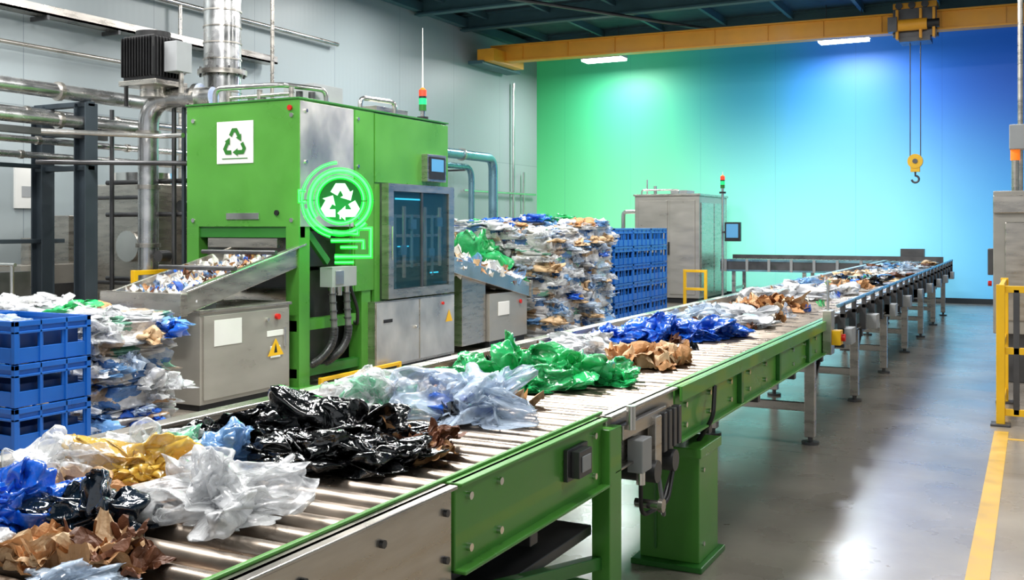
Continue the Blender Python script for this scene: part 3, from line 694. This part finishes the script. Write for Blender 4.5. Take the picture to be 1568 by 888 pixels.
# ------------------------------------------------------------------ waste on the conveyor
bag('blue_plastic_bag',-2.36,1.72,(.15,.15,.16),'bfilm',21,6)
bag('clear_plastic_bag',-2.56,2.02,(.17,.18,.16),'clear',22,6); bag('clear_plastic_bag',-2.6,2.4,(.15,.17,.14),'clear',222,6)
bag('green_plastic_bag',-2.52,2.45,(.1,.1,.11),'cleargr',23,5)
bag('yellow_plastic_bag',-2.36,2.22,(.19,.16,.15),'yfilm',24,6)
papers('crumpled_kraft_paper',-2.36,2.0,.13,.1,7,['kraft','kraft','kraftl'],.1,25,.14)
bag('clear_plastic_bag',-1.98,2.1,(.21,.22,.18),'clear',26,6,.9)
bag('navy_plastic_bag',-2.14,1.84,(.15,.13,.16),'nfilm',27,6)
papers('crumpled_kraft_paper',-1.93,1.66,.15,.12,10,['kraft','kraftl','brown'],.08,28,.02)
papers('crumpled_kraft_paper',-2.12,1.58,.12,.1,7,['kraft','kraftl'],.07,281,.02)
bag('clear_plastic_bag',-1.86,1.5,(.11,.1,.06),'clearb',29,5); bag('clear_plastic_bag',-2.2,1.52,(.12,.1,.07),'clear',291,5)
b=B('black_plastic_bag')
for i,(x,y,s) in enumerate([(-2.14,2.84,(.22,.2,.2)),(-2.02,2.64,(.2,.17,.12)),(-1.9,2.78,(.15,.18,.09)),(-2.3,2.84,(.17,.18,.15)),(-2.2,2.6,(.18,.15,.11)),(-2.02,2.98,(.17,.16,.13))]): bagmesh(b,(x,y,BELT),s,'kfilm',300+i,6,1.15)
b.build()
b=B('black_plastic_bag'); bagmesh(b,(-2.5,2.72,BELT),(.13,.13,.14),'kfilm',320,6,1.1); bagmesh(b,(-2.58,2.9,BELT),(.12,.12,.1),'kfilm',321,5,1.1); b.build()
bag('light_blue_plastic_bag',-2.3,2.46,(.13,.1,.14),'lbfilm',33,6)
papers('crumpled_brown_paper',-1.84,2.98,.12,.14,10,['brown','kraft','brown'],.08,34,.07)
b=B('clear_plastic_bag'); bagmesh(b,(-2.5,3.45,BELT),(.19,.2,.19),'clear',40,6); bagmesh(b,(-2.4,3.5,BELT),(.17,.16,.17),'cleargr',41,6); bagmesh(b,(-2.62,3.75,BELT),(.12,.13,.12),'clear',42,5); b.build()
b=B('clear_blue_plastic_bag'); bagmesh(b,(-2.04,3.6,BELT),(.26,.25,.2),'clearb',43,6,.9); bagmesh(b,(-2.08,3.6,BELT),(.15,.13,.11),'bfilm',44,5); b.build()
papers('crumpled_paper',-2.42,3.95,.14,.16,9,['kfilm','paper','paper','kraft','lbfilm'],.1,45,.09)
b=B('green_plastic_bag')
for i,(x,y,s) in enumerate([(-2.28,4.55,(.2,.24,.24)),(-2.04,4.6,(.2,.22,.16)),(-1.88,4.75,(.13,.17,.11)),(-2.43,4.35,(.16,.18,.14)),(-2.12,4.35,(.17,.14,.12))]): bagmesh(b,(x,y,BELT),s,'gfilm',350+i,6,1.15)
b.build()
papers('crumpled_kraft_paper',-1.98,5.5,.22,.28,20,['kraft','kraftl','kraftl','kraft'],.12,51,.08)
b=B('white_plastic_bag'); bagmesh(b,(-2.32,5.4,BELT),(.18,.22,.14),'whitef',52,6); bagmesh(b,(-2.5,5.8,BELT),(.16,.2,.13),'whitef',53,5); b.build()
papers('crumpled_kraft_paper',-2.5,5.1,.13,.18,8,['kraft','brown','kraftl'],.1,54,.07)
b=B('blue_plastic_bag')
for i,(x,y,s) in enumerate([(-2.38,6.75,(.22,.28,.19)),(-2.1,6.85,(.2,.24,.15)),(-2.52,6.4,(.15,.2,.11)),(-1.92,7.1,(.14,.2,.1))]): bagmesh(b,(x,y,BELT),s,'bfilm',370+i,6,1.15)
b.build()
b=B('white_plastic_bag')
for i,(x,y,s) in enumerate([(-2.42,8.1,(.22,.3,.16)),(-2.12,8.3,(.22,.26,.14)),(-2.52,7.6,(.16,.2,.13)),(-1.94,7.9,(.14,.2,.09))]): bagmesh(b,(x,y,BELT),s,'whitef' if i%2 else 'clearb',380+i,5,1.1)
b.build()
papers('crumpled_kraft_paper',-2.2,9.5,.32,.45,32,['kraft','brown','kraft','kraftl'],.13,61,.1,res=16)
b=B('white_plastic_bag')
for i,(x,y,s) in enumerate([(-2.5,10.6,(.2,.32,.15)),(-2.25,11.1,(.28,.34,.15)),(-2.4,11.9,(.27,.38,.16)),(-2.05,12.1,(.22,.3,.12))]): bagmesh(b,(x,y,BELT),s,'whitef',390+i,5,1.1)
b.build()
b=B('blue_plastic_bag'); bagmesh(b,(-2.55,12.9,BELT),(.16,.36,.14),'lbfilm',66,4); bagmesh(b,(-2.1,13.6,BELT),(.16,.22,.1),'bfilm',67,4); b.build()
papers('crumpled_kraft_paper',-2.1,13.1,.3,.4,18,['kraft','paper','paper','kraftl'],.13,68,.1,res=14)
b=B('black_plastic_bag'); bagmesh(b,(-2.0,14.4,BELT),(.26,.36,.13),'kfilm',69,4); bagmesh(b,(-2.4,14.7,BELT),(.18,.3,.12),'nfilm',70,4); b.build()
b=B('mixed_waste_heap')
rnd=random.Random(9)
for i in range(34): 
    y=rnd.uniform(15,22.2); bagmesh(b,(rnd.uniform(-2.55,-1.85),y,BELT),(rnd.uniform(.14,.22),rnd.uniform(.2,.34),rnd.uniform(.06,.13)),rnd.choice(['whitef','kraftl','whitef','kraftl','paper','clearb','brown','lbfilm']),rnd.randint(0,9999),4)
b.build()
def belt(r):
    y=r.uniform(3.2,15); return (r.uniform(-2.7,-1.85) if r.random()<.4 else r.uniform(-2.72,-2.3),y,BELT+.0+r.uniform(0,.02))
flakes('scattered_waste_scraps',belt,220,.02,.055,ALLK,5)

# ------------------------------------------------------------------ left background plant
b=B('ventilation_duct')
dx,dy=-8.95,9.5
b.cyl((dx,dy,0.6),(dx,dy,6.8),.225,'galv',32)
for z in np.arange(.8,6.8,.2): b.cyl((dx,dy,z),(dx,dy,z+.018),.236,'steel',32)
for z in (3.62,5.0,6.2): b.cyl((dx,dy,z),(dx,dy,z+.06),.3,'steel',28)
for i in range(12):
    a=i*math.pi/6; b.cyl((dx+.27*math.cos(a),dy+.27*math.sin(a),3.6),(dx+.27*math.cos(a),dy+.27*math.sin(a),3.71),.014,'steeld',6)
b.box(dx-.22,dx+.22,dy-.22,dy+.22,0,.6,'steeld')
b.build()
b=B('vertical_cooling_pipe')
b.tube([(-8.5,9.9,3.14),(-8.5,9.9,6.8)],.025,'steel'); b.build()
b=B('pipe_rack')
# insulated riser with elbow
b.tube(rounded([(-9.5,8.83,.0),(-9.5,8.83,3.28),(-8.62,9.0,3.28)],.35,10),.12,'galv',20)
b.cyl((-9.5,8.83,0),(-9.5,8.83,.05),.2,'steel')
for z in (.9,1.5,2.2,2.85): b.cyl((-9.5,8.83,z),(-9.5,8.83,z+.05),.145,'steel',20)
b.cyl((-8.85,8.955,3.28),(-8.79,8.967,3.28),.17,'steelp',20)
for (x,z,r) in ((-9.95,3.3,.085),(-9.95,2.97,.075),(-10.4,3.35,.05),(-10.5,3.1,.05),(-10.3,2.75,.04),(-10.6,2.6,.04)):
    b.tube([(x,3.5,z),(x,9.3 if x>-10 else 10.5,z)],r,'galv',14)
    for y in np.arange(4,9.3,1.3): b.cyl((x,y,z),(x,y+.05,z),r*1.3,'steel',14)
b.tube(rounded([(-9.95,9.3,3.3),(-9.95,9.6,3.3),(-9.3,9.7,3.3),(-9.3,9.7,3.9)],.15),.06,'steelp')
b.tube(rounded([(-9.7,7.5,2.8),(-9.0,8.6,2.8),(-8.7,8.6,2.8)],.2),.03,'steelp'); b.tube(rounded([(-10.3,7.9,2.5),(-8.65,9.1,2.5)],.2),.03,'steeld')
for (x,y) in ((-9.2,8.95),(-9.05,9.1),(-8.85,8.9),(-10.2,8.9)): b.tube([(x,y,0),(x,y,3.2)],.028,'steeld')
for z in (1.1,1.9,2.3): b.tube([(-10.4,9.0,z),(-8.7,9.0,z)],.03,'steeld')
for z,y in ((1.4,8.8),(2.0,9.15)): b.cyl((-9.2,y-.1,z),(-9.2,y+.05,z),.07,'steeld')
for (x,y) in ((-9.95,8.3),(-10.7,8.3),(-9.95,5.2),(-10.7,5.2)):
    b.box(x-.09,x+.09,y-.03,y+.03,0,3.2,'post'); b.box(x-.1,x-.08,y-.09,y+.09,0,3.2,'post'); b.box(x+.08,x+.1,y-.09,y+.09,0,3.2,'post'); b.box(x-.15,x+.15,y-.15,y+.15,0,.02,'post')
for y in (5.2,8.3):
    for z in (2.86,3.2,2.45): b.box(-10.8,-9.85,y-.05,y+.05,z-.04,z+.02,'post')
for z in (3.16,2.5,1.6): b.box(-10.75,-10.68,4,8.6,z-.05,z,'post')
b.box(-9.99,-9.92,5.2,8.6,2.78,2.86,'steeld')
# mixer motor platform carried by the rack
mx,my=-9.3,8.72
b.box(mx-.3,mx+.3,my-.25,my+.25,3.40,3.46,'steel'); b.box(mx-.25,mx+.25,my-.22,my+.22,3.46,3.98,'black')
for i in range(12):
    x=mx-.25+i*.045; b.box(x,x+.012,my-.26,my-.2,3.5,3.96,'black')
for i in range(9):
    y=my-.2+i*.048; b.box(mx+.24,mx+.28,y,y+.012,3.5,3.96,'black')
b.cyl((mx,my,3.98),(mx,my,4.05),.2,'black',20); b.box(mx+.3,mx+.5,my-.12,my+.12,3.55,3.9,'grey'); b.box(mx+.25,mx+.32,my-.05,my+.05,3.6,3.7,'steeld')
for dx_ in (-.27,.27): b.box(mx+dx_-.02,mx+dx_+.02,my+.2,my+.24,0,3.4,'post')
b.tube(rounded([(mx-.45,my,3.2),(mx-.45,my,3.62),(mx-.25,my,3.62)],.08),.025,'black')
b.cyl((mx+.45,my,3.3),(mx+.45,my,3.55),.03,'steel'); b.cyl((mx,my,3.28),(mx,my,3.4),.15,'steel',16)
b.build(.006)
b=B('steel_process_tank')
b.box(-11.2,-9.95,9.3,10.2,.7,2.3,'steel'); 
for x in (-11.1,-10.0):
    for y in (9.4,10.1): b.box(x-.04,x+.04,y-.04,y+.04,0,.7,'steeld')
b.cyl((-10.5,9.7,2.3),(-10.5,9.7,2.45),.4,'steelp',24)
b.cyl((-10.3,9.3,1.5),(-10.3,9.22,1.5),.2,'steelp',20)
for z in (1.0,2.1): b.box(-11.22,-9.93,9.27,9.3,z,z+.05,'steeld')
b.build(.02)
b=B('steel_process_tank')
b.cyl((-9.4,10.4,.8),(-9.4,10.4,2.4),.42,'steel',28); b.cyl((-9.4,10.4,2.4),(-9.4,10.4,2.6),.42,'steel',28,r2=.15); b.cyl((-9.4,10.4,.8),(-9.4,10.4,.4),.42,'steel',28,r2=.12)
for a in range(3): 
    xx=-9.4+.4*math.cos(a*2.1);yy=10.4+.4*math.sin(a*2.1); b.cyl((xx,yy,0),(xx,yy,1.0),.03,'steeld')
b.build()
b=B('packing_machine')
b.box(-11.9,-10.9,6.5,8.1,.1,1.05,'steel'); b.box(-11.9,-11.2,6.5,7.3,1.05,1.7,'cab'); b.box(-11.2,-11.19,6.6,7.2,1.15,1.6,'white'); b.box(-11.8,-11.0,6.6,8.0,0,.1,'black')
b.cyl((-11.3,7.7,1.05),(-11.3,7.7,1.5),.22,'steelp',20); b.box(-11.1,-10.88,7.4,7.9,.5,.9,'steeld'); b.tube(rounded([(-11.3,7.7,1.5),(-11.3,7.7,1.8),(-11.3,7.2,1.8),(-11.3,7.2,1.6)],.1),.04,'steelp')
b.build(.01)
b=B('packing_machine')
b.box(-12.0,-11.5,8.6,10.4,.1,1.25,'cab'); b.box(-11.9,-11.55,8.7,10.3,0,.1,'black'); b.box(-12.0,-11.6,9.4,10.4,1.25,1.9,'steel'); b.cyl((-11.7,9.0,1.25),(-11.7,9.0,1.6),.2,'steel',20)
b.box(-11.5,-11.49,9.0,9.5,.6,1.0,'steeld')
b.build(.01)
b=B('roller_table')
b.box(-10.6,-9.4,6.95,7.9,.78,.86,'steel')
for x in (-10.5,-9.5):
    for y in (7.05,7.8): b.box(x-.03,x+.03,y-.03,y+.03,0,.78,'steel')
for x in np.arange(-10.5,-9.4,.12): b.cyl((x,6.97,.89),(x,7.88,.89),.04,'roller',10)
b.box(-10.2,-10.0,7.1,7.6,.94,1.25,'steeld'); b.tube([(-10.55,7.0,1.35),(-9.45,7.0,1.35)],.02,'steelp'); b.cyl((-9.5,7.0,.8),(-9.5,7.0,1.35),.02,'steelp'); b.cyl((-10.5,7.0,.8),(-10.5,7.0,1.35),.02,'steelp')
b.build()
b=B('wall_notice_board'); b.box(-12.25,-12.22,9.05,9.6,2.0,2.6,'white'); b.box(-12.22,-12.215,9.15,9.45,2.15,2.3,'grey'); b.build()
b=B('cable_tray')
b.box(-12.15,-11.9,4,14,4.62,4.65,'steel'); b.box(-12.15,-12.13,4,14,4.62,4.75,'steel'); b.box(-11.92,-11.9,4,14,4.62,4.75,'steel')
for y in np.arange(4.5,14,1.2): b.box(-12.248,-11.9,y,y+.04,4.56,4.62,'steeld')
b.tube([(-12.1,4,5.3),(-12.1,16,5.3)],.04,'steel'); b.tube([(-12.1,4,4.2),(-12.1,12,4.2)],.03,'steel')
b.tube([(-12.1,11.9,0),(-12.1,11.9,5.3)],.03,'steel')
b.build()
b=B('downpipe_conduit')
b.tube([(-12.15,23.6,0),(-12.15,23.6,5.5)],.035,'steelp'); b.tube([(-12.15,24.2,0),(-12.15,24.2,3.2)],.03,'steelp')
b.tube([(-12.15,21,2.62),(-12.15,24.9,2.62)],.03,'steelp')
b.build()
b=B('blue_tinted_pipe_run')
b.tube(rounded([(-11.3,15,3.35),(-11.3,20.9,3.35),(-11.3,20.9,0)],.3,8),.11,'teal',18)
b.tube(rounded([(-11.6,15,3.12),(-11.6,20.4,3.12),(-11.6,20.4,0)],.3,8),.07,'teal',14)
for y in (16,17.7,19.4): b.cyl((-11.3,y,3.35),(-11.3,y+.06,3.35),.14,'steel',16); b.box(-12.248,-11.2,y,y+.05,2.98,3.02,'steeld')
b.build()

# ------------------------------------------------------------------ far grey machine
b=B('sorting_machine_cabinet')
b.box(-8.3,-6.75,22.3,24.6,.12,2.45,'cab'); b.box(-8.25,-6.8,22.35,24.5,0,.12,'black'); b.box(-8.33,-6.72,22.27,24.63,2.45,2.5,'steel')
b.box(-8.2,-7.5,22.28,22.3,.2,2.35,'cab'); b.box(-7.45,-6.85,22.28,22.3,.2,2.35,'cab'); b.box(-6.75,-6.73,22.4,23.4,.2,2.3,'steel'); b.box(-6.75,-6.73,23.45,24.5,.2,2.3,'steel')
b.box(-7.48,-7.45,22.24,22.28,1.1,1.4,'black')
b.tube(rounded([(-8.3,22.6,2.1),(-8.7,22.6,2.1),(-8.7,22.6,1.2),(-8.3,22.6,1.2)],.1),.05,'steelp')
b.box(-8.75,-8.35,22.4,23,0,1.6,'steel')
b.box(-7.6,-7.2,22.8,23.4,2.5,2.6,'grey'); b.cyl((-8.1,22.6,2.5),(-8.1,22.6,2.85),.02,'steelp'); b.cyl((-7.9,22.6,2.5),(-7.9,22.6,2.7),.04,'steelp')
b.tube(rounded([(-8.2,22.5,2.5),(-8.2,22.5,2.6),(-7.3,22.5,2.6),(-7.3,22.5,2.5)],.05),.02,'steelp')
b.build(.015)
tower(-6.3,22.6,2.5-.0,.5,.05,True)
b=B('operator_monitor'); b.cyl((-6.3,22.6,0),(-6.3,22.6,2.5),.03,'steelp'); b.box(-6.3,-6.0,22.54,22.6,1.6,1.65,'steeld')
b.box(-6.2,-5.85,22.4,22.52,1.42,1.85,'black'); b.box(-6.16,-5.89,22.39,22.4,1.5,1.81,'screen'); b.box(-6.45,-6.15,22.45,22.75,0,.03,'steeld'); b.build(.006)

# ------------------------------------------------------------------ right side
b=B('yellow_safety_guard')
for x,y in ((-.27,9.9),(1.0,9.9),(-.27,11.2),(1.0,11.2)):
    b.box(x-.035,x+.035,y-.035,y+.035,.0,1.24,'yellow'); b.box(x-.08,x+.08,y-.08,y+.08,0,.02,'steeld')
for z in (1.2,.66,.12):
    b.box(-.27,1.0,9.88,9.92,z-.03,z+.03,'yellow'); b.box(-.29,-.25,9.9,11.2,z-.03,z+.03,'yellow'); b.box(.98,1.02,9.9,11.2,z-.03,z+.03,'yellow')
b.box(-.17,-.12,9.88,9.92,.1,1.2,'steeld')
for x in np.arange(0,1,.14): b.cyl((x,9.9,.12),(x,9.9,1.2),.008,'steeld',6)
b.build(.004)
b=B('press_machine_cabinet')
b.box(-.42,1.2,12.6,14.2,.55,2.15,'cab'); b.box(-.42,1.2,12.55,12.6,1.9,2.1,'steel'); b.box(-.35,1.1,12.7,14.1,0,.55,'steeld')
b.box(-.3,.2,12.58,12.6,.7,1.8,'steel'); b.cyl((-.2,12.8,2.15),(-.2,12.8,2.5),.04,'steel'); b.box(-.26,-.1,12.7,12.9,2.62,2.9,'grey'); b.cyl((-.2,12.8,2.5),(-.2,12.8,2.62),.05,'amber')
b.box(-.48,-.42,12.7,12.9,1.2,1.5,'steeld'); b.cyl((-.48,12.8,1.1),(-.44,12.8,1.1),.03,'redbtn')
for x in (-.15,.05): b.tube([(x,13,2.1),(x,13,6.8)],.03,'steel')
b.build(.01)

# ------------------------------------------------------------------ world, camera
w=bpy.data.worlds.new('World'); scene.world=w; w.use_nodes=True
bg=w.node_tree.nodes['Background']; bg.inputs[0].default_value=(.9,.95,1,1); bg.inputs[1].default_value=.6
cd=bpy.data.cameras.new('Camera'); cam=bpy.data.objects.new('Camera',cd); scene.collection.objects.link(cam)
cam.location=(0,0,1.75); cam.rotation_euler=(math.radians(90),0,math.radians(27.33))
cd.sensor_width=36; cd.lens=1550/1568*36; cd.shift_y=-97/1568; cd.clip_start=.05; cd.clip_end=100
scene.camera=cam
